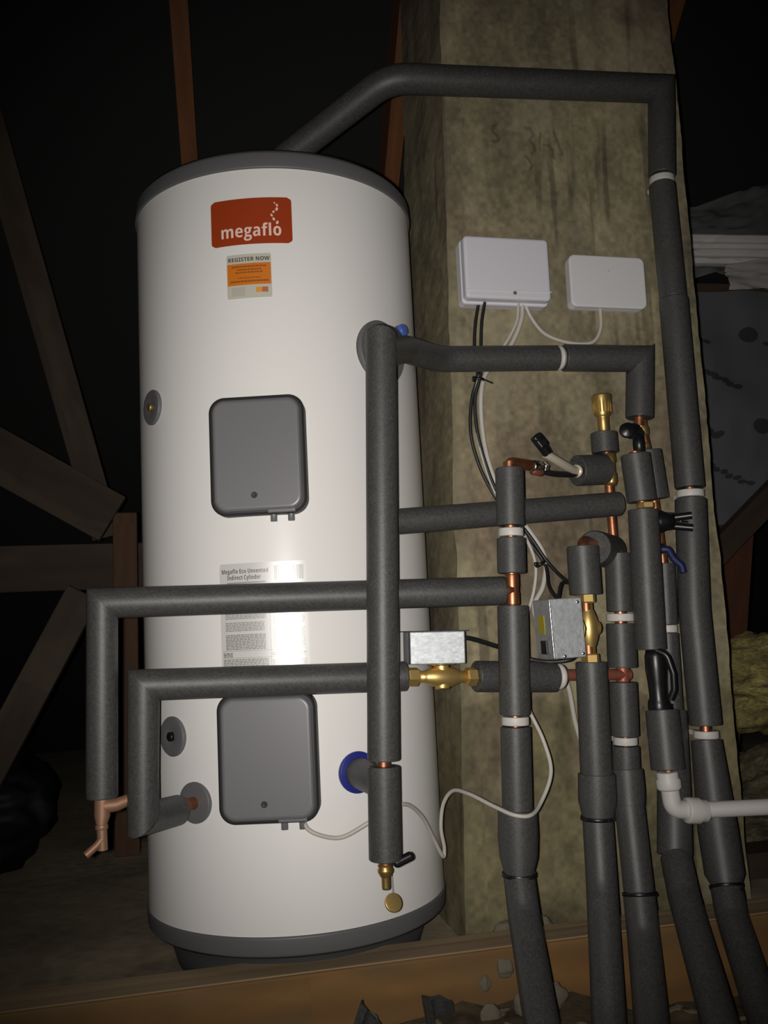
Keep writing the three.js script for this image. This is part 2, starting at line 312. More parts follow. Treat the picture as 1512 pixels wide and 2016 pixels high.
  solo('roof_strut', timberGeo([-0.52, 2.13, -2.66], [-0.225, 0.93, -2.93], 0.085, 0.05, [0, 0, 1], 11), M.oldwood, 'dark timber strut leaning from the roof down to the short post', 'timber');
  solo('roof_purlin', timberGeo([-1.6, 0.845, -2.96], [0.6, 0.835, -2.96], 0.075, 0.14, [0, 1, 0], 13), M.oldwood, 'horizontal timber purlin passing behind the cylinder', 'timber');
  solo('roof_post', timberGeo([-0.172, 0.0, -2.86], [-0.165, 0.99, -2.86], 0.07, 0.07, [0, 0, 1], 15), M.post, 'short upright timber post standing against the purlin', 'timber');
  solo('roof_brace', timberGeo([-0.95, 1.43, -2.83], [-0.2, 0.97, -2.83], 0.15, 0.045, [0, 0, 1], 17), M.oldwood, 'wide timber brace sloping down to the top of the short post', 'timber');
  solo('diagonal_prop', timberGeo([-0.26, 0.745, -2.6], [-0.66, -0.005, -2.6], 0.09, 0.05, [0, 0, 1], 19), M.oldwood, 'grey diagonal timber prop footed on the loft floor', 'timber');
}

// ---------------------------------------------------------------- the hot water cylinder
const AX = 0.2114, AZ = -1.9102, CR = 0.2895, FRONT = -14.7 * Math.PI / 180;
const onCyl = (phi, r) => [AX + Math.sin(phi) * r, AZ + Math.cos(phi) * r];
// rounded-corner patch wrapped on the cylinder: arc centre phi, centre height, arc width, height, corner radius
function wrapPatch(phi, yc, w, h, rc, off, nu = 40, nv = 20) {
  const pos = [], uv = [], nor = [], idx = [], R = CR + off;
  for (let j = 0; j <= nv; j++) {
    const t = j / nv, y = (t - 0.5) * h, e = Math.max(0, Math.abs(y) - (h / 2 - rc)), hw = w / 2 - rc + Math.sqrt(Math.max(0, rc * rc - e * e));
    for (let i = 0; i <= nu; i++) { const s = (i / nu - 0.5) * 2 * hw, a = phi + s / R; pos.push(AX + Math.sin(a) * R, yc + y, AZ + Math.cos(a) * R); nor.push(Math.sin(a), 0, Math.cos(a)); uv.push(s / w + 0.5, t); }
  }
  for (let j = 0; j < nv; j++) for (let i = 0; i < nu; i++) { const a = j * (nu + 1) + i, b = a + nu + 1; idx.push(a, a + 1, b, b, a + 1, b + 1); }
  const g = new THREE.BufferGeometry(); g.setAttribute('position', new THREE.Float32BufferAttribute(pos, 3)); g.setAttribute('normal', new THREE.Float32BufferAttribute(nor, 3)); g.setAttribute('uv', new THREE.Float32BufferAttribute(uv, 2)); g.setIndex(idx); return g;
}
const canvasTex = (w, h, draw) => { const c = document.createElement('canvas'); c.width = w; c.height = h; draw(c.getContext('2d'), w, h); const t = new THREE.CanvasTexture(c); t.colorSpace = THREE.SRGBColorSpace; t.magFilter = THREE.LinearFilter; return t; };
const cylinder = thing('hot_water_cylinder', 'tall white unvented hot water cylinder with grey lid and grey base', 'water cylinder', [AX, 0, AZ]);
{
  const lathe = (pr) => turned(pr, [AX, 0, AZ], [0, 1, 0], 128);
  part('body', lathe([[0, 0.1], [CR - 0.002, 0.1], [CR, 0.104], [CR, 1.474], [CR - 0.002, 1.478], [0, 1.478]]), M.cyl, cylinder, 'white enamelled steel jacket');
  part('lid', lathe([[CR - 0.004, 1.472], [CR + 0.0025, 1.4725], [CR + 0.004, 1.476], [CR + 0.003, 1.5], [CR - 0.004, 1.511], [CR - 0.03, 1.517], [0.12, 1.523], [0, 1.525]]), M.grey, cylinder, 'grey plastic top cap');
  part('base_ring', lathe([[0.2, 0.072], [CR - 0.006, 0.072], [CR + 0.001, 0.079], [CR + 0.003, 0.104], [CR + 0.002, 0.1085], [CR - 0.004, 0.1085]]), M.grey, cylinder, 'grey plastic bottom rim');
  part('plinth', lathe([[0, 0.0], [0.232, 0.0], [0.237, 0.004], [0.258, 0.074], [0, 0.074]]), M.greyDark, cylinder, 'dark tapered foot under the rim');
  // two immersion heater covers
  for (const [yc, h] of [[0.929, 0.208], [0.405, 0.212]]) {
    const box = (w, hh, rc, d0, d1, bev) => { const s = new THREE.Shape(), x = w / 2, y = hh / 2; s.moveTo(-x + rc, -y); s.lineTo(x - rc, -y); s.absarc(x - rc, -y + rc, rc, -Math.PI / 2, 0); s.lineTo(x, y - rc); s.absarc(x - rc, y - rc, rc, 0, Math.PI / 2); s.lineTo(-x + rc, y); s.absarc(-x + rc, y - rc, rc, Math.PI / 2, Math.PI); s.lineTo(-x, -y + rc); s.absarc(-x + rc, -y + rc, rc, Math.PI, 1.5 * Math.PI);
      const g = new THREE.ExtrudeGeometry(s, { depth: d1 - d0 - 2 * bev, bevelEnabled: true, bevelThickness: bev, bevelSize: bev, bevelOffset: -bev, bevelSegments: 4, curveSegments: 10 }); g.translate(0, 0, d0 + bev); return place(g, yc); };
    const place = (g, y) => { g.rotateY(FRONT); g.translate(AX, y, AZ); return g; };
    const cv = part('immersion_cover', box(0.157, h - 0.008, 0.023, 0.276, 0.317, 0.007), M.cover, cylinder, 'grey plastic immersion heater cover');
    part('gasket', box(0.171, h + 0.006, 0.029, 0.272, 0.311, 0.007), M.gasket, cv);
    part('screw', place(turned([[0, -0.002], [0.0055, -0.002], [0.0055, 0.0008], [0.004, 0.0014], [0, 0.0004]], [-0.006, -0.0, 0], [0, 0, 1]).translate(0, -h / 2 + 0.031, 0.317), yc), M.gasket, cv);
    for (const gx of [0.024, 0.055]) part('cable_gland', place(turned([[0, -0.012], [0.006, -0.012], [0.006, 0.0], [0.0075, 0.002], [0.0075, 0.012], [0, 0.012]], [gx, -h / 2 - 0.003, 0.297]), yc), M.cover, cv);
    part('gland_shelf', place(rbox(0.05, 0.01, 0.02, 0.003, [0.04, -h / 2 + 0.004, 0.302]), yc), M.cover, cv);
  }
  // stickers
  const red = canvasTex(1024, 600, (c, w, h) => {
    c.fillStyle = '#9c3a19'; c.fillRect(0, 0, w, h); c.fillStyle = '#e9c9bd'; c.font = 'bold 222px sans-serif'; c.textBaseline = 'alphabetic';
    c.save(); c.translate(120, 500); c.scale(778 / c.measureText('megaflo').width, 1); c.fillText('megaflo', 0, 0); c.restore();
    for (const [x, y, r, ry2, a] of [[842, 330, 16, 24, 0.3], [800, 285, 15, 22, -0.4], [775, 235, 13, 20, -0.5], [800, 190, 13, 18, 0.4], [840, 155, 16, 24, 0.3], [845, 105, 13, 20, -0.2], [815, 75, 9, 14, -0.5]]) { c.beginPath(); c.ellipse(x, y, r, ry2, a, 0, 7); c.fill(); }
  });
  part('brand_sticker', wrapPatch(FRONT - 0.005, 1.371, 0.153, 0.089, 0.008, 0.0006), std({ map: red, roughness: 0.4, specularIntensity: 0.6 }), cylinder, 'red sticker with white lettering and rising bubbles');
  const orange = canvasTex(512, 512, (c, w, h) => {
    c.fillStyle = '#c2beb0'; c.fillRect(0, 0, w, h); c.fillStyle = '#3c3a30'; c.font = 'bold 62px sans-serif'; c.textAlign = 'center'; c.save(); c.translate(w / 2, 82); c.scale(480 / c.measureText('REGISTER NOW').width, 1); c.fillText('REGISTER NOW', 0, 0); c.restore();
    c.fillStyle = '#cf7210'; c.fillRect(8, 108, w - 16, 250); c.fillStyle = 'rgba(120,58,0,0.75)';
    for (const [y, x0, x1, th] of [[135, 60, 450, 22], [172, 120, 390, 20], [204, 100, 410, 20], [270, 130, 380, 14], [305, 40, 470, 26]]) for (let x = x0; x < x1; x += 20) c.fillRect(x, y, 11 + 7 * Math.abs(Math.sin(x * 3.7 + y)), th * 0.8);
    c.fillStyle = '#aaa99c'; for (let y = 385; y < 480; y += 17) c.fillRect(50, y, 160, 9);
    c.fillStyle = '#d89a3a'; c.fillRect(330, 390, 80, 60); c.fillStyle = '#c4643a'; c.fillRect(400, 390, 60, 60); c.fillStyle = '#7d7a78'; c.fillRect(452, 392, 16, 60);
  });
  part('register_sticker', wrapPatch(-16.2 * Math.PI / 180, 1.266, 0.0835, 0.084, 0.0015, 0.0006), std({ map: orange, roughness: 0.55 }), cylinder, 'small square sticker with an orange text block');
  const spec = canvasTex(1024, 1280, (c, w, h) => {
    c.fillStyle = '#d0cfcc'; c.fillRect(0, 0, w, h); c.fillStyle = '#55554f'; c.font = 'bold 62px sans-serif'; c.fillText('Megaflo Eco Unvented', 25, 105, 560); c.fillText('Indirect Cylinder', 95, 170, 400);
    c.fillStyle = '#9c9c97'; c.fillRect(90, 195, 460, 16); c.fillRect(90, 222, 420, 14); c.fillRect(60, 250, 480, 12);
    c.fillStyle = '#4a4a44'; for (let x = 650; x < 985;) { const b = 3 + Math.floor(8 * Math.abs(Math.sin(x * 12.9))); c.fillRect(x, 40, b, 150); x += b + 4 + Math.floor(6 * Math.abs(Math.sin(x * 7.1))); }
    const lines = (x0, x1, y0, y1, a) => { c.fillStyle = `rgba(70,70,66,${a})`; for (let y = y0; y < y1; y += 16) { let x = x0; while (x < x1) { const ww = 14 + 34 * Math.abs(Math.sin(x * 1.7 + y * 0.9)); c.fillRect(x, y, Math.min(ww, x1 - x), 9); x += ww + 7; } } };
    lines(60, 540, 290, 430, 0.5); lines(60, 540, 470, 570, 0.5); lines(60, 520, 610, 700, 0.5); lines(60, 530, 735, 880, 0.62); lines(25, 140, 920, 960, 0.75); lines(25, 560, 985, 1250, 0.6);
    lines(620, 980, 290, 420, 0.45); lines(620, 980, 560, 640, 0.45); lines(620, 980, 680, 880, 0.4); lines(600, 990, 930, 960, 0.5); lines(600, 990, 1000, 1240, 0.45);
    c.fillStyle = 'rgba(70,70,66,.6)'; c.fillRect(585, 290, 4, 950); c.fillRect(25, 900, 970, 3); c.fillRect(25, 970, 970, 3);
  });
  part('specification_label', wrapPatch(-15.0 * Math.PI / 180, 0.631, 0.158, 0.218, 0.002, 0.0006), std({ map: spec, roughness: 0.34, ior: 1.8, clearcoat: 1, clearcoatRoughness: 0.36 }), cylinder, 'pale glossy data label with small print and a barcode');
  // grey port collars
  const collar = (phi, y, r, mat, hole, name = 'port_collar') => { const [x, z] = onCyl(phi, CR - 0.012), ax = [Math.sin(phi), 0, Math.cos(phi)];
    const pc = part(name, turned([[0, 0], [r, 0], [r, 0.0155], [r - 0.002, 0.018], [0.012, 0.0188], [0.01, 0.015], [0, 0.015]], [x, y, z], ax, 40), mat, cylinder);
    if (hole) part('port_plug', turned([[0, 0.012], [0.0085, 0.012], [0.0085, 0.021], [0.006, 0.023], [0, 0.022]], [x, y, z], ax), hole, pc); };
  const dg = Math.PI / 180;
  collar(-63.8 * dg, 1.055, 0.034, M.grey, M.brassDull); collar(-54 * dg, 0.439, 0.0355, M.grey, M.black); collar(-43.2 * dg, 0.327, 0.0355, M.grey, M.brass);
  collar(36 * dg, 1.138, 0.0625, M.grey, null);
  collar(16 * dg, 0.366, 0.036, M.blue, null, 'blue_port_collar');
  const [bx, bz] = onCyl(39.5 * dg, CR + 0.03);
  part('valve_cap', turned([[0, 0], [0.012, 0], [0.012, 0.012], [0.01, 0.016], [0, 0.016]], [bx, 1.176, bz], [Math.sin(44 * dg), 0.1, Math.cos(44 * dg)]), M.capBlue, cylinder, 'small blue plastic cap above the pipe');
}

// ---------------------------------------------------------------- lagged pipe runs
const LIP = 0.0018;
const sleeve = (run, pts, r, o = {}) => part('foam_sleeve', sweep(pts, r, { lip: LIP, ...o }), M.foam, run);
const copper = (run, pts, r = 0.011, o = {}, mat = M.copper) => part('copper_pipe', sweep(pts, r, { seg: 18, fillet: 0.02, ...o }), mat, run);
const clip = (run, at, axis, r = 0.024) => { // plastic pipe clip with its short stand-off
  const m = part('pipe_clip', turned([[0.0112, -0.0065], [r - 0.002, -0.0075], [r, -0.006], [r, 0.006], [r - 0.002, 0.0075], [0.0112, 0.0065]], at, axis, 28), M.white, run, 'white plastic pipe clip');
  const len = Math.min(0.035, at[2] - r * 0.8 + 1.783);
  part('clip_stem', rbox(0.012, 0.01, len, 0.002, [at[0], at[1], at[2] - r * 0.8 - len / 2]), M.white, m);
  return m;
};
const cableTie = (run, at, axis, r, head = [0.4, 0.9]) => {
  const m = part('cable_tie', turned([[r - 0.001, -0.003], [r + 0.0022, -0.003], [r + 0.0022, 0.003], [r - 0.001, 0.003]], at, axis, 28), M.black, run, 'black cable tie');
  part('tie_head', rbox(0.008, 0.006, 0.006, 0.001, [at[0] + head[0] * r, at[1], at[2] + head[1] * (r + 0.003)]), M.black, m); return m;
};

// P1: cylinder top outlet, across the chimney and down its right arris
{
  const t = thing('lagged_pipe', 'dark grey lagged pipe from cylinder top across chimney and down its right edge', 'pipe', [0.99, -0.1, -1.66]);
  const corner = [1.055, 1.762, -1.72], lower = [0.977, 0.105, -1.62];
  copper(t, [[0.211, 1.515, -1.91], [0.212, 1.63, -1.91], [0.436, 1.736, -1.722], [1.05, 1.757, -1.72], [1.036, 1.551, -1.72], [1.026, 1.271, -1.7], [1.015, 0.855, -1.685], [0.99, 0.383, -1.665], [0.982, 0.2, -1.64]], 0.011, { fillet: 0.03 });
  sleeve(t, [[0.211, 1.535, -1.91], [0.213, 1.625, -1.91], [0.436, 1.736, -1.722], [1.055, 1.762, -1.72]], 0.0305, { fillet: 0.11, nB: [1, -1, 0] });
  sleeve(t, [[1.055, 1.762, -1.72], [1.0375, 1.558, -1.72]], 0.0295, { nA: [1, -1, 0] });
  clip(t, [1.036, 1.547, -1.72], [0.03, 1, 0], 0.0265);
  sleeve(t, [[1.0355, 1.537, -1.72], [1.0265, 1.273, -1.702]], 0.0285);
  sleeve(t, [[1.0265, 1.272, -1.701], [1.016, 0.866, -1.686]], 0.0302);
  clip(t, [1.015, 0.854, -1.685], [0.03, 1, 0], 0.0275);
  sleeve(t, [[1.014, 0.843, -1.684], [0.995, 0.62, -1.675], [0.991, 0.394, -1.665]], 0.0315);
  clip(t, [0.9895, 0.377, -1.664], [0.03, 1, 0], 0.0245);
  sleeve(t, [[0.9885, 0.367, -1.663], [0.982, 0.2, -1.64], [0.978, 0.125, -1.624], lower], 0.029, { radii: [0.0295, 0.0375, 0.0365, 0.0275] });
  cableTie(t, lower, [0.1, 1, -0.4], 0.029);
  sleeve(t, [lower, [0.965, 0.06, -1.59], [0.915, -0.045, -1.44], [0.86, -0.115, -1.27], [0.83, -0.12, -1.18]], 0.0295, { fillet: 0.06 });
}
// P2: upright in front of the cylinder
{
  const t = thing('lagged_pipe', 'upright lagged pipe standing in front of the white cylinder above the drain valve', 'pipe', [0.31, 0.24, -1.505]);
  copper(t, [[0.3435, 1.105, -1.505], [0.312, 0.39, -1.505], [0.3075, 0.236, -1.505]], 0.011, { fillet: 0 });
  sleeve(t, [[0.3437, 1.121, -1.505], [0.3125, 0.401, -1.505]], 0.0268, { nA: [0.15, 1, 0] });
  sleeve(t, [[0.3122, 0.392, -1.505], [0.3075, 0.245, -1.505]], 0.0268);
  const [bx, bz] = onCyl(16 * Math.PI / 180, CR + 0.005);
  sleeve(t, [[bx, 0.366, bz], [0.318, 0.36, -1.525]], 0.0265);
  const [qx, qz] = onCyl(36 * Math.PI / 180, CR + 0.004);
  sleeve(t, [[qx, 1.138, qz], [0.3445, 1.092, -1.507]], 0.0262);
  part('foam_collar', sweep([[0.374, 1.131, -1.606], [0.358, 1.125, -1.578]], 0.0362, { lip: 0.004 }), M.foam, t);
}
{
  const t = thing('drain_valve', 'small brass drain valve with hose tail below the upright lagged pipe', 'valve', [0.307, 0.2, -1.505]);
  part('valve_body', turned([[0, 0.0], [0.006, 0], [0.0068, 0.003], [0.0068, 0.018], [0.0085, 0.02], [0.0125, 0.027], [0.0125, 0.031], [0.0108, 0.033], [0.012, 0.038], [0, 0.042]], [0.3065, 0.2, -1.505]), M.brassDull, t);
  part('lever', join([rbox(0.036, 0.014, 0.016, 0.006, [0.336, 0.244, -1.5], [0, 0, 0.35])]), M.black, t, 'black plastic tap lever');
  const c = part('dust_cap', turned([[0, -0.0028], [0.0138, -0.0028], [0.0148, -0.0015], [0.0148, 0.0015], [0.0138, 0.0028], [0, 0.0028]], [0.3185, 0.176, -1.512], [0.3, 0.5, 1]), M.brass, t, 'round brass blanking cap hanging on a chain');
  part('chain', sweep([[0.3155, 0.232, -1.503], [0.3175, 0.205, -1.51], [0.3185, 0.19, -1.512]], 0.0005, { seg: 6 }), M.brassDull, c);
}
// P3: from the cylinder's upper port across the chimney, with a mitred drop
{
  const t = thing('lagged_pipe', 'level lagged pipe crossing the chimney below the two white boxes, with a short drop', 'pipe', [0.9, 1.0, -1.69]);
  copper(t, [[0.352, 1.12, -1.545], [0.49, 1.128, -1.69], [0.927, 1.132, -1.69], [0.917, 0.995, -1.69]], 0.011, { fillet: 0.02 });
  sleeve(t, [[0.345, 1.088, -1.512], [0.41, 1.122, -1.6], [0.50, 1.131, -1.69], [0.748, 1.137, -1.69]], 0.0256, { fillet: 0.08 });
  part('joint_band', turned([[0.0, -0.006], [0.0238, -0.006], [0.0238, 0.006], [0, 0.006]], [0.755, 1.137, -1.69], [1, 0, 0]), M.white, t, 'white tape band at the joint');
  sleeve(t, [[0.762, 1.1375, -1.69], [0.9315, 1.138, -1.69]], 0.0275, { nB: [1, -1, 0] });
  sleeve(t, [[0.9315, 1.138, -1.69], [0.919, 1.013, -1.69]], 0.0285, { nA: [1, -1, 0] });
}
// P4: level run from the upright to the right-hand riser
{
  const t = thing('lagged_pipe', 'level lagged pipe running from the front upright behind the tall riser towards the black tap', 'pipe', [0.6, 0.81, -1.63]);
  copper(t, [[0.325, 0.8, -1.53], [0.335, 0.8, -1.612], [0.845, 0.833, -1.65]], 0.011, { fillet: 0.02 });
  sleeve(t, [[0.352, 0.802, -1.613], [0.838, 0.832, -1.6495]], 0.0238);
}
// P5: long level run in front of the cylinder with its drop at the left end
{
  const t = thing('lagged_pipe', 'long lagged pipe crossing the cylinder front and dropping to a bare copper tee', 'pipe', [-0.13, 0.28, -1.59]);
  const cx = -0.131;
  copper(t, [[0.565, 0.669, -1.55], [cx, 0.68, -1.59], [cx - 0.003, 0.345, -1.59]], 0.011, { fillet: 0.02 });
  sleeve(t, [[0.553, 0.669, -1.551], [cx, 0.678, -1.59]], 0.0254, { nB: [-1, -1, 0] });
  sleeve(t, [[cx, 0.678, -1.59], [cx - 0.004, 0.366, -1.59]], 0.0254, { nA: [-1, -1, 0] });
  M.copperPale = std({ color: rgb(0.34, 0.19, 0.12), metalness: 0.45, roughness: 0.55 });
  const tee = part('copper_tee', [sweep([[cx - 0.003, 0.372, -1.59], [cx - 0.004, 0.338, -1.59], [cx - 0.005, 0.326, -1.59]], 0.0128, { seg: 18, radii: [0.0128, 0.0126, 0.009] }), sweep([[cx - 0.004, 0.353, -1.59], [cx + 0.02, 0.354, -1.588], [cx + 0.042, 0.362, -1.585]], 0.0098, { seg: 18, radii: [0.0125, 0.0105, 0.0088] })], M.copperPale, t, 'bare copper tee below the lagging');
  part('copper_tail', [sweep([[cx - 0.005, 0.33, -1.59], [cx - 0.004, 0.285, -1.59]], 0.0082, { seg: 16 }), sweep([[cx - 0.004, 0.303, -1.588], [cx - 0.012, 0.294, -1.586], [cx - 0.029, 0.281, -1.58]], 0.0062, { seg: 14 }), turned([[0.0082, -0.004], [0.0102, -0.003], [0.0102, 0.003], [0.0082, 0.004]], [cx - 0.005, 0.321, -1.59])], M.copperPale, tee);
}
// P6: lower level run, its drop and the stub into the cylinder's lower port
{
  const t = thing('lagged_pipe', 'lower lagged pipe across the cylinder front, dropping at left and turning into the lower port', 'pipe', [-0.066, 0.32, -1.585]);
  const cx = -0.066, [px, pz] = onCyl(-43.2 * Math.PI / 180, CR + 0.007);
  copper(t, [[0.39, 0.527, -1.585], [cx, 0.543, -1.585], [cx - 0.005, 0.335, -1.585], [px, 0.327, pz]], 0.011, { fillet: 0.02 });
  sleeve(t, [[0.376, 0.529, -1.585], [cx - 0.001, 0.541, -1.585]], 0.0258, { nB: [-1, -1, 0] });
  sleeve(t, [[cx - 0.001, 0.541, -1.585], [cx - 0.004, 0.4, -1.585], [cx - 0.005, 0.33, -1.585]], 0.026, { nA: [-1, -1, 0], nB: [0.57, -1, -0.82], radii: [0.0262, 0.0255, 0.026] });
  sleeve(t, [[cx - 0.002, 0.328, -1.589], [px - 0.026, 0.3225, pz + 0.026]], 0.0255, { nA: [0.57, -1, -0.82] });
}
// P7: short lagged stub and bare copper between the first motorised valve and the rear riser
{
  const t = thing('lagged_pipe', 'short lagged stub beside the brass zone valve, running bare to the rear riser', 'pipe', [0.6, 0.51, -1.62]);
  copper(t, [[0.5, 0.522, -1.6], [0.83, 0.502, -1.65]], 0.0108, {}, M.copperDull);
  sleeve(t, [[0.508, 0.52, -1.602], [0.668, 0.508, -1.625]], 0.0278);
  part('pipe_clip', turned([[0.011, -0.006], [0.022, -0.008], [0.024, 0], [0.022, 0.006], [0.011, 0.006]], [0.678, 0.5085, -1.627], [1, -0.05, -0.15]), M.white, t, 'white plastic end collar');
}
// A: left riser
{
  const t = thing('lagged_riser', 'lagged riser with bare copper tee where the long level pipe joins', 'pipe', [0.56, -0.1, -1.55], 'lagged risers on the chimney');
  const X = (y) => 0.5475 + (y - 0.19) * 0.0445;
  const p = (y, dz = 0) => [X(y), y, -1.55 + dz];
  copper(t, [p(0.9), p(0.2)], 0.011);
  sleeve(t, [p(0.888), p(0.784)], 0.0256);
  clip(t, p(0.772), [0.04, 1, 0], 0.0225);
  sleeve(t, [p(0.762), p(0.699)], 0.0256);
  part('copper_tee', [turned([[0.011, -0.027], [0.0125, -0.025], [0.0125, -0.006], [0.0116, -0.004], [0.0116, 0.004], [0.0125, 0.006], [0.0125, 0.025], [0.011, 0.027]], p(0.67), [0.04, 1, 0]), turned([[0, 0], [0.0125, 0], [0.0125, 0.03], [0, 0.03]], p(0.669), [-1, 0, -0.05])], M.copper, t);
  sleeve(t, [p(0.642), p(0.453)], 0.0272);
  clip(t, p(0.443), [0.04, 1, 0], 0.024);
  sleeve(t, [p(0.433), p(0.29)], 0.0262);
  sleeve(t, [p(0.294), p(0.25), p(0.215), p(0.189)], 0.03, { radii: [0.0335, 0.0345, 0.0325, 0.0255] });
  cableTie(t, p(0.1875), [0.04, 1, 0], 0.0268);
  sleeve(t, [p(0.186), [0.541, 0.13, -1.52], [0.508, 0.045, -1.39], [0.468, -0.08, -1.215]], 0.0268, { fillet: 0.08 });
}
// B: riser with the second motorised valve
{
  const t = thing('lagged_riser', 'lagged riser below and above the second zone valve', 'pipe', [0.72, -0.1, -1.585], 'lagged risers on the chimney');
  copper(t, [[0.84, 0.742, -1.7], [0.725, 0.757, -1.585], [0.717, 0.3, -1.585]], 0.011, { fillet: 0.02 });
  sleeve(t, [[0.7245, 0.746, -1.585], [0.7235, 0.656, -1.585]], 0.0298);
  sleeve(t, [[0.7245, 0.534, -1.585], [0.718, 0.331, -1.585]], 0.0288);
  sleeve(t, [[0.7185, 0.336, -1.585], [0.7165, 0.29, -1.585], [0.715, 0.261, -1.585]], 0.033, { radii: [0.0335, 0.0345, 0.0285] });
  cableTie(t, [0.7145, 0.259, -1.585], [0.03, 1, 0], 0.0285, [0.3, 0.92]);
  sleeve(t, [[0.7143, 0.257, -1.585], [0.7, 0.15, -1.557], [0.64, -0.012, -1.435], [0.6, -0.1, -1.35]], 0.0272, { fillet: 0.12 });
  sleeve(t, [[0.765, 0.745, -1.622], [0.832, 0.742, -1.692]], 0.0335);
}
// B2: rear riser
{
  const t = thing('lagged_riser', 'rear lagged riser with two white clips and a bare copper joint', 'pipe', [0.815, -0.1, -1.65], 'lagged risers on the chimney');
  const X = (y) => 0.8095 + (y - 0.32) * 0.042, p = (y) => [X(y), y, -1.65];
  copper(t, [p(0.74), p(0.3)], 0.011);
  sleeve(t, [p(0.735), p(0.622)], 0.026);
  clip(t, p(0.611), [0.04, 1, 0], 0.0275);
  sleeve(t, [p(0.6), p(0.516)], 0.0285);
  part('copper_tee', turned([[0.011, -0.014], [0.0128, -0.012], [0.0128, 0.012], [0.011, 0.014]], p(0.503), [0.04, 1, 0]), M.copperDull, t);
  sleeve(t, [p(0.489), p(0.388)], 0.0265);
  clip(t, p(0.379), [0.04, 1, 0], 0.0225);
  sleeve(t, [p(0.37), p(0.326)], 0.0258);
  sleeve(t, [p(0.328), [0.808, 0.29, -1.647], [0.806, 0.262, -1.643]], 0.0295, { radii: [0.0305, 0.0315, 0.029] });
  sleeve(t, [[0.806, 0.263, -1.643], [0.796, 0.116, -1.612]], 0.0278);
  cableTie(t, [0.7957, 0.113, -1.611], [0.05, 1, -0.2], 0.0285, [0.8, 0.5]);
  sleeve(t, [[0.7955, 0.112, -1.611], [0.785, 0.05, -1.585], [0.735, -0.05, -1.48], [0.705, -0.105, -1.41]], 0.0292, { fillet: 0.08 });
}
// C: riser down to the white elbow
{
  const t = thing('lagged_riser', 'lagged riser interrupted by the black lever valve and ending at the white plastic elbow', 'pipe', [0.86, 0.33, -1.6], 'lagged risers on the chimney');
  copper(t, [[0.854, 0.926, -1.6], [0.861, 0.82, -1.6], [0.853, 0.55, -1.6], [0.862, 0.32, -1.588]], 0.011, { fillet: 0 });
  sleeve(t, [[0.8545, 0.921, -1.6], [0.8605, 0.829, -1.6]], 0.0283);
  part('compression_nut', hexNut(0.0165, 0.012, [0.866, 0.821, -1.596], [0, 1, 0]), M.brass, t);
  sleeve(t, [[0.861, 0.813, -1.6], [0.8535, 0.549, -1.6]], 0.0288);
  sleeve(t, [[0.8655, 0.437, -1.6], [0.861, 0.33, -1.588]], 0.0308);
}
// C2: rear right riser
{
  const t = thing('lagged_riser', 'lagged riser behind the black lever valve, continuing down to the floor', 'pipe', [0.9, -0.1, -1.69], 'lagged risers on the chimney');
  copper(t, [[0.918, 1.012, -1.69], [0.93, 0.94, -1.69], [0.943, 0.72, -1.69], [0.93, 0.36, -1.69], [0.91, 0.28, -1.662]], 0.0105, { fillet: 0.02 });
  sleeve(t, [[0.932, 0.945, -1.69], [0.94, 0.845, -1.69]], 0.0265);
  sleeve(t, [[0.9465, 0.714, -1.69], [0.9415, 0.592, -1.69]], 0.0208);
  clip(t, [0.941, 0.584, -1.69], [0.03, 1, 0], 0.0195);
  sleeve(t, [[0.9405, 0.576, -1.69], [0.9365, 0.42, -1.69]], 0.0215);
  sleeve(t, [[0.934, 0.425, -1.688], [0.91, 0.28, -1.662], [0.886, 0.166, -1.636]], 0.031, { radii: [0.029, 0.0315, 0.0325] });
  sleeve(t, [[0.882, 0.166, -1.625], [0.862, 0.11, -1.57], [0.792, 0.003, -1.375], [0.745, -0.085, -1.23]], 0.0285, { fillet: 0.06 });
}
// filling loop: short lagged tee, copper stem, air vent
{
  const t = thing('lagged_tee', 'short stubby lagged tee on bare copper under the brass air vent', 'pipe', [0.845, 0.75, -1.7]);
  copper(t, [[0.845, 0.985, -1.7], [0.845, 0.7, -1.7]], 0.0095, { fillet: 0 });
  sleeve(t, [[0.842, 0.985, -1.7], [0.842, 0.943, -1.7]], 0.0272);
  sleeve(t, [[0.77, 0.905, -1.685], [0.838, 0.909, -1.7]], 0.031);
  part('brass_tee', turned([[0, -0.035], [0.0095, -0.035], [0.0125, -0.028], [0.0125, -0.012], [0.0105, -0.008], [0.0105, 0.01], [0.0128, 0.014], [0.0128, 0.03], [0, 0.03]], [0.848, 0.91, -1.695]), M.brassDull, t);
}
{
  const t = thing('air_vent', 'brass automatic air vent standing above the short lagged tee', 'valve', [0.843, 0.985, -1.7]);
  part('vent_body', turned([[0, 0.0], [0.0118, 0], [0.0118, 0.03], [0.0128, 0.034], [0.0165, 0.038], [0.0195, 0.066], [0.0205, 0.076], [0.0195, 0.079], [0.0172, 0.078], [0.0165, 0.072], [0, 0.072]], [0.843, 0.984, -1.7]), M.brassDull, t);
  part('knurled_ring', Array.from({ length: 20 }, (_, k) => { const a = k / 20 * Math.PI * 2; return rbox(0.0022, 0.03, 0.0022, 0.0007, [0.843 + Math.cos(a) * 0.0185, 1.04, -1.7 + Math.sin(a) * 0.0185]); }), M.brassDull, t);
}
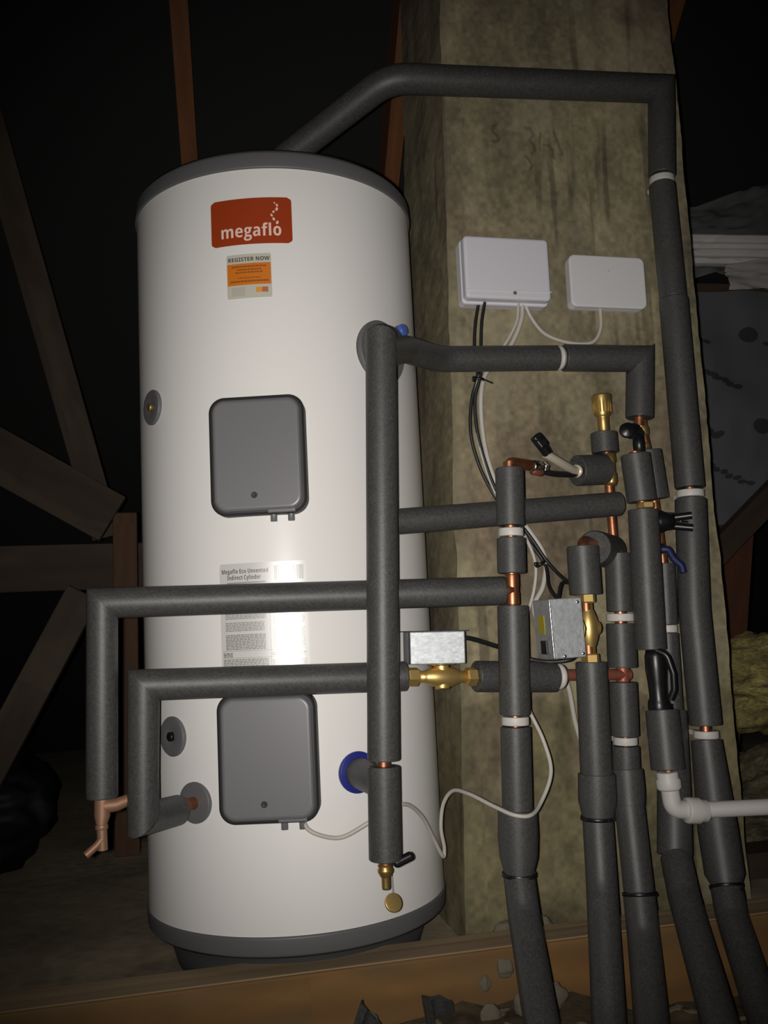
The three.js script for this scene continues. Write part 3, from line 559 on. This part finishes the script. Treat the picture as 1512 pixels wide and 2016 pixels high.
{
  const t = thing('filling_loop', 'filling loop with copper elbow, chrome coupling, cream check valve and braided hose', 'valve', [0.6, 0.88, -1.58]);
  part('copper_elbow', sweep([[0.579, 0.883, -1.55], [0.581, 0.899, -1.551], [0.632, 0.899, -1.585]], 0.0102, { seg: 16, fillet: 0.014 }), M.copper, t);
  part('coupling', [turned([[0, -0.014], [0.0105, -0.014], [0.0115, -0.01], [0.0115, 0.004], [0.009, 0.006], [0.009, 0.02], [0, 0.02]], [0.648, 0.899, -1.597], [1, 0, -0.6]), hexNut(0.0125, 0.012, [0.668, 0.899, -1.611], [1, 0, -0.6])], M.chrome, t, 'chrome coupling');
  part('branch_body', [sweep([[0.758, 0.898, -1.658], [0.738, 0.9, -1.642], [0.676, 0.925, -1.61]], 0.011, { seg: 18, radii: [0.0095, 0.0095, 0.0082] }), turned([[0, -0.004], [0.0125, -0.004], [0.0125, 0.006], [0, 0.006]], [0.757, 0.899, -1.656], [1, 0, -0.6])], M.cream, t, 'cream metal angled valve body');
  part('branch_cap', [sweep([[0.68, 0.926, -1.612], [0.656, 0.955, -1.6]], 0.0105, { seg: 16, radii: [0.0095, 0.0108] }), rbox(0.02, 0.03, 0.02, 0.005, [0.662, 0.948, -1.603], [0, 0, 0.65])], M.black, t, 'black plastic cap');
  part('braided_hose', cableGeo([[0.655, 0.894, -1.602], [0.68, 0.889, -1.612], [0.715, 0.889, -1.63], [0.755, 0.893, -1.655]], 0.006), M.cableBlack, t, 'dark braided hose');
  part('hose_ferrule', turned([[0, -0.012], [0.0072, -0.012], [0.0072, 0.012], [0, 0.012]], [0.65, 0.889, -1.598], [1, -0.05, -0.6]), M.copperDull, t);
}

// ---------------------------------------------------------------- valves
function zoneBody(t, c, axis, up) { // brass two-port body along an axis, its neck towards "up"
  const a = V(...axis).normalize(), u = V(...up).normalize(), at = (s, h = 0) => V(...c).addScaledVector(a, s).addScaledVector(u, h).toArray();
  const ax = a.toArray(), ux = u.toArray();
  const b = part('valve_body', [
    turned([[0, -0.046], [0.0105, -0.046], [0.0105, -0.034], [0.0125, -0.03], [0.0165, -0.018], [0.018, -0.006], [0.018, 0.006], [0.0165, 0.018], [0.0125, 0.03], [0.0105, 0.034], [0.0105, 0.046], [0, 0.046]], at(0), ax),
    turned([[0, -0.021], [0.012, -0.021], [0.0135, -0.018], [0.0135, 0.022], [0.012, 0.024], [0, 0.024]], at(0), ux),
    turned([[0, -0.002], [0.0245, -0.002], [0.0245, 0.003], [0, 0.003]], at(0, 0.0225), ux)], M.brass, t);
  for (const s of [-0.056, 0.056]) part('compression_nut', hexNut(0.0168, 0.02, at(s), ax), M.brass, b);
  return b;
}
{
  const c = [0.443, 0.5235, -1.593], t = thing('zone_valve', 'brass zone valve with upright galvanised actuator box between the cylinder and the tall riser', 'valve', [0.443, 0.5, -1.593], 'motorised zone valves');
  zoneBody(t, c, [1, -0.06, -0.13], [0, 1, 0]);
  const bx = part('actuator_box', rbox(0.1, 0.057, 0.072, 0.0025, [0.433, 0.5755, -1.6], [0, -0.1, -0.03]), M.zinc, t, 'galvanised steel actuator cover');
  part('cover_lip', [rbox(0.0018, 0.056, 0.006, 0.0006, [0.3795, 0.578, -1.562], [0, 0.1, -0.03]), rbox(0.103, 0.0018, 0.074, 0.0006, [0.433, 0.6042, -1.6], [0, 0.1, -0.03])], M.greyDark, bx);
}
{
  const c = [0.724, 0.595, -1.585], t = thing('zone_valve', 'brass zone valve with sideways galvanised actuator box on the riser, two black leads above it', 'valve', [0.72, 0.53, -1.585], 'motorised zone valves');
  zoneBody(t, c, [0.01, 1, 0], [-1, 0, 0.15]);
  const bx = part('actuator_box', rbox(0.062, 0.106, 0.08, 0.0025, [0.6645, 0.598, -1.58], [0, 0.0, 0.02]), M.zinc, t, 'galvanised steel actuator cover');
  part('bright_edge', rbox(0.0025, 0.104, 0.0025, 0.0008, [0.6345, 0.598, -1.5405], [0, 0, 0.02]), M.chrome, bx);
  part('rating_plate', rbox(0.001, 0.034, 0.03, 0.0003, [0.6329, 0.605, -1.585], [0, 0, 0.02]), M.yellow, bx, 'yellow rating plate');
  part('lead_grommet', rbox(0.004, 0.024, 0.026, 0.001, [0.632, 0.565, -1.575], [0, 0, 0.02]), M.black, bx);
  for (const [sx, sy] of [[0.686, 0.643], [0.69, 0.552], [0.655, 0.549]]) part('cover_screw', turned([[0, 0], [0.003, 0], [0.0025, 0.0015], [0, 0.0018]], [sx, sy, -1.5395], [0, 0, 1]), M.chrome, bx);
}
{ // black in-line lever valve on the riser
  const t = thing('lever_valve', 'long black plastic lever valve set in the riser above the white elbow', 'valve', [0.86, 0.44, -1.585]);
  part('valve_body', turned([[0, 0], [0.019, 0], [0.021, 0.004], [0.02, 0.016], [0.0165, 0.024], [0.0175, 0.05], [0.02, 0.075], [0.0195, 0.1], [0.015, 0.114], [0, 0.117]], [0.858, 0.437, -1.595]), M.black, t);
  part('lever', sweep([[0.852, 0.548, -1.578], [0.866, 0.54, -1.566], [0.874, 0.505, -1.562], [0.874, 0.475, -1.564], [0.868, 0.458, -1.57]], 0.0065, { seg: 12, fillet: 0.02 }), M.black, t);
  part('collar', turned([[0.011, -0.005], [0.021, -0.005], [0.021, 0.004], [0.011, 0.006]], [0.862, 0.444, -1.595]), M.black, t);
  part('name_strip', rbox(0.008, 0.03, 0.002, 0.0008, [0.8605, 0.503, -1.5795]), M.greyDark, t);
}
{ // black lever at the bottom of the upper drop
  const t = thing('lever_valve', 'brass valve with stubby black lever under the short mitred drop', 'valve', [0.92, 0.945, -1.69]);
  part('valve_body', turned([[0, 0], [0.0125, 0], [0.0125, 0.012], [0.0095, 0.016], [0.0095, 0.03], [0.0125, 0.034], [0.0125, 0.046], [0.0098, 0.05], [0.0098, 0.062], [0, 0.062]], [0.924, 0.946, -1.69]), M.brassDull, t);
  part('lever', [sweep([[0.908, 0.976, -1.675], [0.885, 0.982, -1.655], [0.872, 0.972, -1.648]], 0.012, { seg: 16, fillet: 0.012, radii: [0.011, 0.0135, 0.0128] }), turned([[0, -0.02], [0.0115, -0.018], [0.0125, 0], [0.0115, 0.016], [0, 0.018]], [0.899, 0.954, -1.664]), turned([[0, 0], [0.0145, 0.001], [0.016, 0.006], [0.0145, 0.012], [0, 0.014]], [0.868, 0.977, -1.652], [-0.3, 0.15, 1])], M.black, t, 'black plastic lever');
}
{ // black tap pointing right
  const t = thing('tap_handle', 'black two-pronged tap handle pointing right across the edge pipe', 'valve', [0.93, 0.79, -1.66]);
  part('spindle', turned([[0, 0], [0.0145, 0], [0.0155, 0.006], [0.0105, 0.012], [0.0105, 0.02], [0, 0.02]], [0.904, 0.797, -1.668], [1, 0, 0.25]), M.brassDull, t);
  part('knob', turned([[0, 0], [0.015, 0], [0.023, 0.004], [0.0225, 0.018], [0.0185, 0.026], [0.017, 0.042], [0, 0.042]], [0.914, 0.796, -1.666], [1, -0.02, 0.4]), M.black, t);
  for (const s of [-1, 1]) part('prong', sweep([[0.94, 0.794 + s * 0.007, -1.653], [0.98, 0.791 + s * 0.0125, -1.628]], 0.0075, { seg: 10 }), M.black, t);
  part('pointer', rbox(0.03, 0.003, 0.003, 0.001, [0.966, 0.792, -1.635], [0, 0.55, 0]), M.chrome, t);
}
{
  const t = thing('blue_lever', 'cranked blue isolating lever tucked behind the riser', 'valve', [0.94, 0.7, -1.67]);
  part('lever', sweep([[0.928, 0.742, -1.672], [0.942, 0.74, -1.662], [0.947, 0.722, -1.655], [0.958, 0.706, -1.645], [0.959, 0.692, -1.642]], 0.0075, { seg: 10, fillet: 0.008 }), M.navy, t);
  part('hub', turned([[0, 0], [0.011, 0], [0.011, 0.01], [0, 0.012]], [0.929, 0.743, -1.678], [0, 0, 1]), M.navy, t);
}
{ // white push-fit elbow and overflow pipe
  const t = thing('plastic_pipe', 'white plastic push-fit elbow and pipe leading off to the right', 'pipe', [0.86, 0.26, -1.585]);
  part('elbow', sweep([[0.8585, 0.318, -1.586], [0.862, 0.262, -1.584], [0.905, 0.255, -1.58]], 0.0165, { seg: 24, fillet: 0.018 }), M.white, t);
  part('collet', [turned([[0.015, -0.012], [0.0205, -0.012], [0.0225, -0.008], [0.0225, 0.006], [0.0195, 0.008], [0.0195, 0.018], [0.016, 0.02], [0, 0.02]], [0.8585, 0.308, -1.586], [-0.06, 1, 0])], M.white, t);
  part('collet', [turned([[0.015, -0.012], [0.0215, -0.012], [0.0235, -0.008], [0.0235, 0.012], [0.0205, 0.014], [0.0205, 0.026], [0.0165, 0.03], [0, 0.03]], [0.898, 0.256, -1.5805], [1, -0.1, 0.1])], M.white, t);
  part('pipe', sweep([[0.9, 0.256, -1.58], [1.03, 0.257, -1.545], [1.45, 0.25, -1.42]], 0.0145, { seg: 22 }), M.white, t);
}

// ---------------------------------------------------------------- wiring boxes and cables
{
  const t = thing('wiring_box', 'larger white plastic wiring box with a screw, mounted on the chimney', 'junction box', [0.67, 1.335, -1.775]);
  part('back_plate', plate(0.19, 0.14, 0.03, 0.01, 0.004, [0.6705, 1.337, -1.765], -0.01), M.boxWhite, t);
  part('cover', plate(0.186, 0.134, 0.034, 0.009, 0.006, [0.671, 1.3395, -1.745], -0.01), M.boxWhite, t);
  part('cover_step', rbox(0.184, 0.002, 0.003, 0.0007, [0.672, 1.2905, -1.7275], [0, 0, -0.01]), M.boxWhite2, t);
  part('screw', turned([[0, 0], [0.004, 0], [0.0038, 0.001], [0.0015, 0.0004], [0, 0.0004]], [0.683, 1.286, -1.728], [0, 0, 1]), M.grey, t);
}
{
  const t = thing('wireless_receiver', 'smaller flat white receiver box with a tiny lamp, beside the larger wiring box', 'receiver', [0.91, 1.33, -1.775]);
  part('case', plate(0.176, 0.116, 0.024, 0.014, 0.004, [0.908, 1.328, -1.766], -0.012), M.boxWhite2, t);
  part('back_plate', plate(0.172, 0.112, 0.014, 0.012, 0.002, [0.907, 1.3255, -1.774], -0.012), M.boxWhite, t);
  part('lamp', turned([[0, 0], [0.0022, 0], [0.0018, 0.0008], [0, 0.001]], [0.91, 1.352, -1.7535], [0, 0, 1]), M.white, t);
}
const cable = (name, pts, r, mat, label, group) => solo(name, cableGeo(pts, r), mat, label, 'cable', group);
{
  const a = [[0.612, 1.27, -1.757], [0.603, 1.23, -1.757], [0.597, 1.17, -1.757], [0.598, 1.115, -1.75], [0.585, 1.07, -1.755], [0.578, 1.0, -1.757], [0.592, 0.93, -1.757], [0.62, 0.865, -1.752], [0.68, 0.775, -1.745], [0.71, 0.722, -1.735]];
  cable('black_cable', [...a, [0.7, 0.68, -1.7], [0.688, 0.655, -1.64], [0.686, 0.642, -1.6]], 0.0036, M.cableBlack, 'black lead from the wiring box to the top of the sideways zone valve box', 'black valve leads');
  cable('black_cable', [...a.map(([x, y, z], i) => [x + 0.012 - (i > 2 && i < 5 ? 0.007 : 0) + (i > 6 ? -0.006 : 0), y + 0.002, z + 0.006]), [0.735, 0.69, -1.70], [0.745, 0.675, -1.66], [0.7, 0.682, -1.63], [0.676, 0.655, -1.6]], 0.0036, M.cableBlack, 'black lead looping out to the riser above the sideways zone valve box', 'black valve leads');
  cable('black_cable', [[0.478, 0.591, -1.595], [0.5, 0.588, -1.6], [0.55, 0.573, -1.62], [0.59, 0.56, -1.64], [0.62, 0.545, -1.64], [0.655, 0.537, -1.62], [0.69, 0.539, -1.605], [0.708, 0.545, -1.615]], 0.0042, M.cableBlack, 'black lead from the upright zone valve box passing behind the tall riser');
  cable('white_cable', [[0.708, 1.272, -1.755], [0.704, 1.24, -1.755], [0.675, 1.18, -1.758], [0.62, 1.125, -1.755], [0.606, 1.09, -1.752], [0.603, 1.02, -1.757], [0.612, 0.94, -1.757], [0.64, 0.86, -1.757], [0.69, 0.79, -1.75], [0.712, 0.74, -1.74], [0.7, 0.68, -1.73], [0.678, 0.64, -1.73], [0.7, 0.58, -1.74], [0.74, 0.49, -1.74], [0.76, 0.4, -1.755], [0.8, 0.25, -1.755], [0.81, 0.1, -1.755], [0.81, -0.04, -1.75]], 0.005, M.cableWhite, 'thick white flex from the wiring box running down the chimney behind the risers');
  cable('white_cable', [[0.698, 1.272, -1.752], [0.692, 1.235, -1.75], [0.66, 1.18, -1.752], [0.605, 1.12, -1.748], [0.592, 1.08, -1.75], [0.59, 1.0, -1.752], [0.605, 0.92, -1.752], [0.63, 0.85, -1.748], [0.672, 0.785, -1.742], [0.69, 0.73, -1.738], [0.686, 0.68, -1.74], [0.66, 0.6, -1.75], [0.63, 0.52, -1.75], [0.605, 0.452, -1.60], [0.622, 0.4, -1.585], [0.624, 0.35, -1.565], [0.595, 0.305, -1.545], [0.56, 0.29, -1.5125], [0.536, 0.292, -1.515], [0.512, 0.302, -1.55], [0.485, 0.316, -1.61], [0.472, 0.312, -1.67], [0.462, 0.285, -1.70], [0.459, 0.24, -1.715], [0.466, 0.2, -1.725], [0.464, 0.185, -1.725], [0.44, 0.225, -1.70], [0.41, 0.275, -1.66], [0.37, 0.307, -1.618], [0.33, 0.302, -1.594], [0.296, 0.285, -1.594], [0.25, 0.266, -1.598], [0.212, 0.275, -1.597], [0.196, 0.285, -1.602], [0.1905, 0.298, -1.611]], 0.0036, M.cableWhite, 'thin white flex looping from the lower immersion cover round the tall riser');
  cable('white_cable', [[0.714, 1.272, -1.755], [0.728, 1.245, -1.76], [0.76, 1.213, -1.768], [0.82, 1.194, -1.768], [0.868, 1.198, -1.768], [0.887, 1.225, -1.768], [0.891, 1.275, -1.768]], 0.004, M.cableWhite, 'short white lead hanging between the two white boxes');
  const tie = (at, ax, label) => { const t = thing('cable_tie', label, 'cable tie', at); part('band', turned([[0.009, -0.0025], [0.0125, -0.0025], [0.0125, 0.0025], [0.009, 0.0025]], at, ax), M.black, t); part('tail', rbox(0.022, 0.003, 0.0015, 0.0005, [at[0] + 0.018, at[1] - 0.005, at[2] + 0.008], [0, 0, -0.4]), M.black, t); part('head', rbox(0.008, 0.008, 0.006, 0.0015, [at[0] - 0.011, at[1] + 0.001, at[2] + 0.008]), M.black, t); };
  tie([0.599, 1.107, -1.75], [0.1, 1, 0], 'black cable tie bundling the leads just below the level pipe');
  tie([0.7, 0.724, -1.738], [0.4, -0.8, 0.2], 'black cable tie bundling the leads above the sideways zone valve box');
}

// ---------------------------------------------------------------- things in the dark behind
function blob(c, size, amp, freq, s, detail = 5, squash = 1) {
  const g = mergeVertices(new THREE.IcosahedronGeometry(1, detail).deleteAttribute('normal').deleteAttribute('uv')), p = g.attributes.position, uv = [];
  for (let i = 0; i < p.count; i++) { const v = V(p.getX(i), p.getY(i), p.getZ(i)), k = 1 + amp * (n3(v.x * freq + 5, v.y * freq + 9, v.z * freq + 2, s) - 0.5) * 2; uv.push(Math.atan2(v.z, v.x) * 0.5, v.y);
    p.setXYZ(i, c[0] + v.x * k * size[0], Math.max(c[1] + v.y * k * size[1], c[1] - size[1] * squash), c[2] + v.z * k * size[2]); }
  g.setAttribute('uv', new THREE.Float32BufferAttribute(uv, 2)); g.computeVertexNormals(); return g;
}
M.bag = std({ color: rgb(0.005, 0.005, 0.0055), roughness: 0.6, specularIntensity: 0.4 });
solo('rubbish_bag', blob([-0.66, 0.15, -2.86], [0.3, 0.2, 0.2], 0.38, 2.6, 801, 20, 0.78), M.bag, 'crumpled black plastic bag slumped on the loft floor', 'bag');
// right of the chimney
{
  const sheet = (corners, nu, nv, amp, freq, s, th = 0.0015) => { // crumpled sheet over four corners (a,b along the top; c,d along the bottom), with thickness
    const [a, b, c, d] = corners.map((q) => V(...q)), n = b.clone().sub(a).cross(c.clone().sub(a)).normalize(), pos = [], uv = [], idx = [];
    for (const side of [0, 1]) for (let j = 0; j <= nv; j++) for (let i = 0; i <= nu; i++) { const u = i / nu, v = j / nv, q = a.clone().multiplyScalar((1 - u) * (1 - v)).addScaledVector(b, u * (1 - v)).addScaledVector(c, (1 - u) * v).addScaledVector(d, u * v);
      const w = amp * (Math.abs(fbm(u * freq, v * freq, 3, s) - 0.5) * 2.4 - 0.4) ; q.addScaledVector(n, w - side * th); q.y += amp * 0.8 * (fbm(u * 5 + 3, v * 2, 2, s + 5) - 0.5); pos.push(q.x, q.y, q.z); uv.push(u, 1 - v); }
    const N = (nu + 1) * (nv + 1); for (const side of [0, 1]) for (let j = 0; j < nv; j++) for (let i = 0; i < nu; i++) { const k = side * N + j * (nu + 1) + i, m = k + nu + 1; side ? idx.push(k, k + 1, m, m, k + 1, m + 1) : idx.push(k, m, k + 1, k + 1, m, m + 1); }
    const g = new THREE.BufferGeometry(); g.setAttribute('position', new THREE.Float32BufferAttribute(pos, 3)); g.setAttribute('uv', new THREE.Float32BufferAttribute(uv, 2)); g.setIndex(idx); g.computeVertexNormals(); return g; };
  M.trim = std({ color: rgb(0.62, 0.6, 0.58), roughness: 0.5 });
  M.wrap = std({ color: rgb(0.36, 0.345, 0.33), roughness: 0.45 });
  M.poly = std({ color: rgb(0.7, 0.7, 0.72), roughness: 0.2, transparent: true, opacity: 0.07, ior: 1.5 });
  const t = thing('plastic_trim', 'white ribbed plastic trim lying behind the chimney under clear polythene', 'trim', [1.7, 1.66, -2.36]);
  part('trim_board', rbox(1.1, 0.09, 0.03, 0.006, [1.85, 1.695, -2.375], [0, 0, 0.03]), M.trim, t);
  for (const y of [0.026, -0.018]) part('rib', rbox(1.1, 0.026, 0.024, 0.009, [1.85, 1.695 + y, -2.352], [0, 0, 0.03]), M.trim, t);
  const shelf = solo('timber_rail', timberGeo([1.3, 1.61, -2.6], [2.4, 1.63, -2.6], 0.12, 0.07, [0, 1, 0], 23), M.oldwood, 'dark timber rail carrying the white trim right of the chimney', 'timber');
  solo('polythene_sheet', sheet([[1.38, 1.79, -2.36], [2.3, 2.06, -2.42], [1.4, 1.575, -2.3], [2.3, 1.52, -2.3]], 60, 36, 0.05, 6, 821, 0.0006), M.poly, 'clear crumpled polythene sheet draped over the white trim', 'plastic sheet');
  solo('white_wrap', sheet([[1.60, 1.64, -2.36], [2.3, 1.66, -2.38], [1.60, 1.56, -2.345], [2.3, 1.53, -2.36]], 40, 14, 0.03, 5, 861, 0.004), M.wrap, 'fold of white plastic wrap hanging below the polythene', 'plastic sheet');
  const marks = canvasTex(512, 1024, (c, w, h) => {
    c.fillStyle = '#5e5e62'; c.fillRect(0, 0, w, h); c.fillStyle = '#39393b';
    for (let r = 0; r < 5; r++) for (let k = 0; k < 3; k++) { c.save(); c.translate(60 + k * 230 + (r % 2) * 60, 110 + r * 210 + k * 90); c.rotate(0.78); c.beginPath(); c.ellipse(0, 0, 22, 34, -0.78, 0, 7); c.fill(); for (let i = 0; i < 7; i++) { c.beginPath(); c.ellipse(58 + i * 20, (i % 2) * 6 - 2, 11, 9 + 5 * ((i * 3 + r) % 3), 0.5 * i, 0, 7); c.fill(); } c.restore(); }
  });
  M.membrane = std({ map: marks, roughness: 0.6 });
  solo('printed_membrane', sheet([[1.28, 1.60, -2.46], [2.1, 1.60, -2.5], [1.30, 0.86, -2.44], [2.1, 0.9, -2.5]], 30, 30, 0.03, 3, 881, 0.004), M.membrane, 'hanging grey membrane with dark printed dashes right of the chimney', 'membrane');
  solo('leaning_board', timberGeo([1.45, 0.0, -2.62], [1.62, 0.92, -2.62], 0.34, 0.03, [0, 0, 1], 27), M.darkwood, 'dark red-brown board standing below the printed membrane', 'board');
  solo('angled_batten', timberGeo([1.45, 0.72, -2.42], [1.85, 1.05, -2.42], 0.07, 0.045, [0, 0, 1], 29), M.oldwood, 'short pale batten slanting up to the right under the membrane', 'timber');
  solo('insulation_quilt', blob([1.68, 0.40, -2.38], [0.27, 0.15, 0.15], 0.5, 3.2, 901, 22), M.wool, 'yellowish fluffy mineral wool quilt bulging beside the chimney', 'insulation');
  solo('insulation_quilt', blob([1.6, 0.08, -2.27], [0.27, 0.17, 0.16], 0.4, 3.6, 921, 22, 0.5), M.woolGrey, 'grey dusty mineral wool heaped on the floor beside the chimney', 'insulation');
}
// offcuts and crumbs by the joist
{
  const offcut = (at, rot, len, arc, label) => { // torn piece of split foam tube: a thick curved shell with a slanted end
    const sh = new THREE.Shape(); sh.absarc(0, 0, 0.027, 0, arc, false); sh.absarc(0, 0, 0.014, arc, 0, true);
    const g = new THREE.ExtrudeGeometry(sh, { depth: len, bevelEnabled: true, bevelThickness: 0.001, bevelSize: 0.001, bevelOffset: -0.001, bevelSegments: 1, curveSegments: 16, steps: 6 }), p = g.attributes.position;
    for (let i = 0; i < p.count; i++) { const k = p.getZ(i) / len; p.setZ(i, p.getZ(i) - k * (p.getX(i) + 0.027) * 0.75 + k * 0.004 * Math.sin(p.getY(i) * 400)); }
    g.computeVertexNormals(); g.applyMatrix4(new THREE.Matrix4().makeRotationFromEuler(new THREE.Euler(...rot))); g.translate(...at); solo('foam_offcut', g, M.foam, label, 'offcut', 'foam offcuts by the joist'); };
  offcut([0.262, -0.022, -1.5], [-1.3, 0.3, 0.2], 0.06, 2.6, 'ragged dark foam offcut propped against the joist below the cylinder');
  offcut([0.395, -0.022, -1.53], [-1.2, -0.2, 0.5], 0.058, 3.0, 'triangular dark foam offcut lying on the rubble beside the joist');
  M.mortar = std({ color: rgb(0.15, 0.13, 0.095), roughness: 0.95 });
  const crumb = (x, y, z, s, label) => solo('mortar_lump', blob([x, y, z], [s * 0.8, s * 0.9, s * 0.4], 0.6, 1.6, Math.floor(x * 1000), 6), M.mortar, label, 'mortar', 'mortar lumps by the joist');
  for (const [x, y, z, s] of [[0.492, 0.0, -1.603, 0.014], [0.53, 0.02, -1.603, 0.018], [0.48, -0.03, -1.545, 0.022], [0.545, -0.02, -1.54, 0.028], [0.6, -0.015, -1.55, 0.024]]) crumb(x, y, z, s, 'pale crumb of fallen mortar by the joist');
  for (const [x, y, z, s] of [[0.575, 0.03, -1.735, 0.03], [0.655, 0.028, -1.735, 0.028]]) crumb(x, y, z, s, 'lump of mortar at the foot of the chimney');
}

renderer.render(scene, camera);
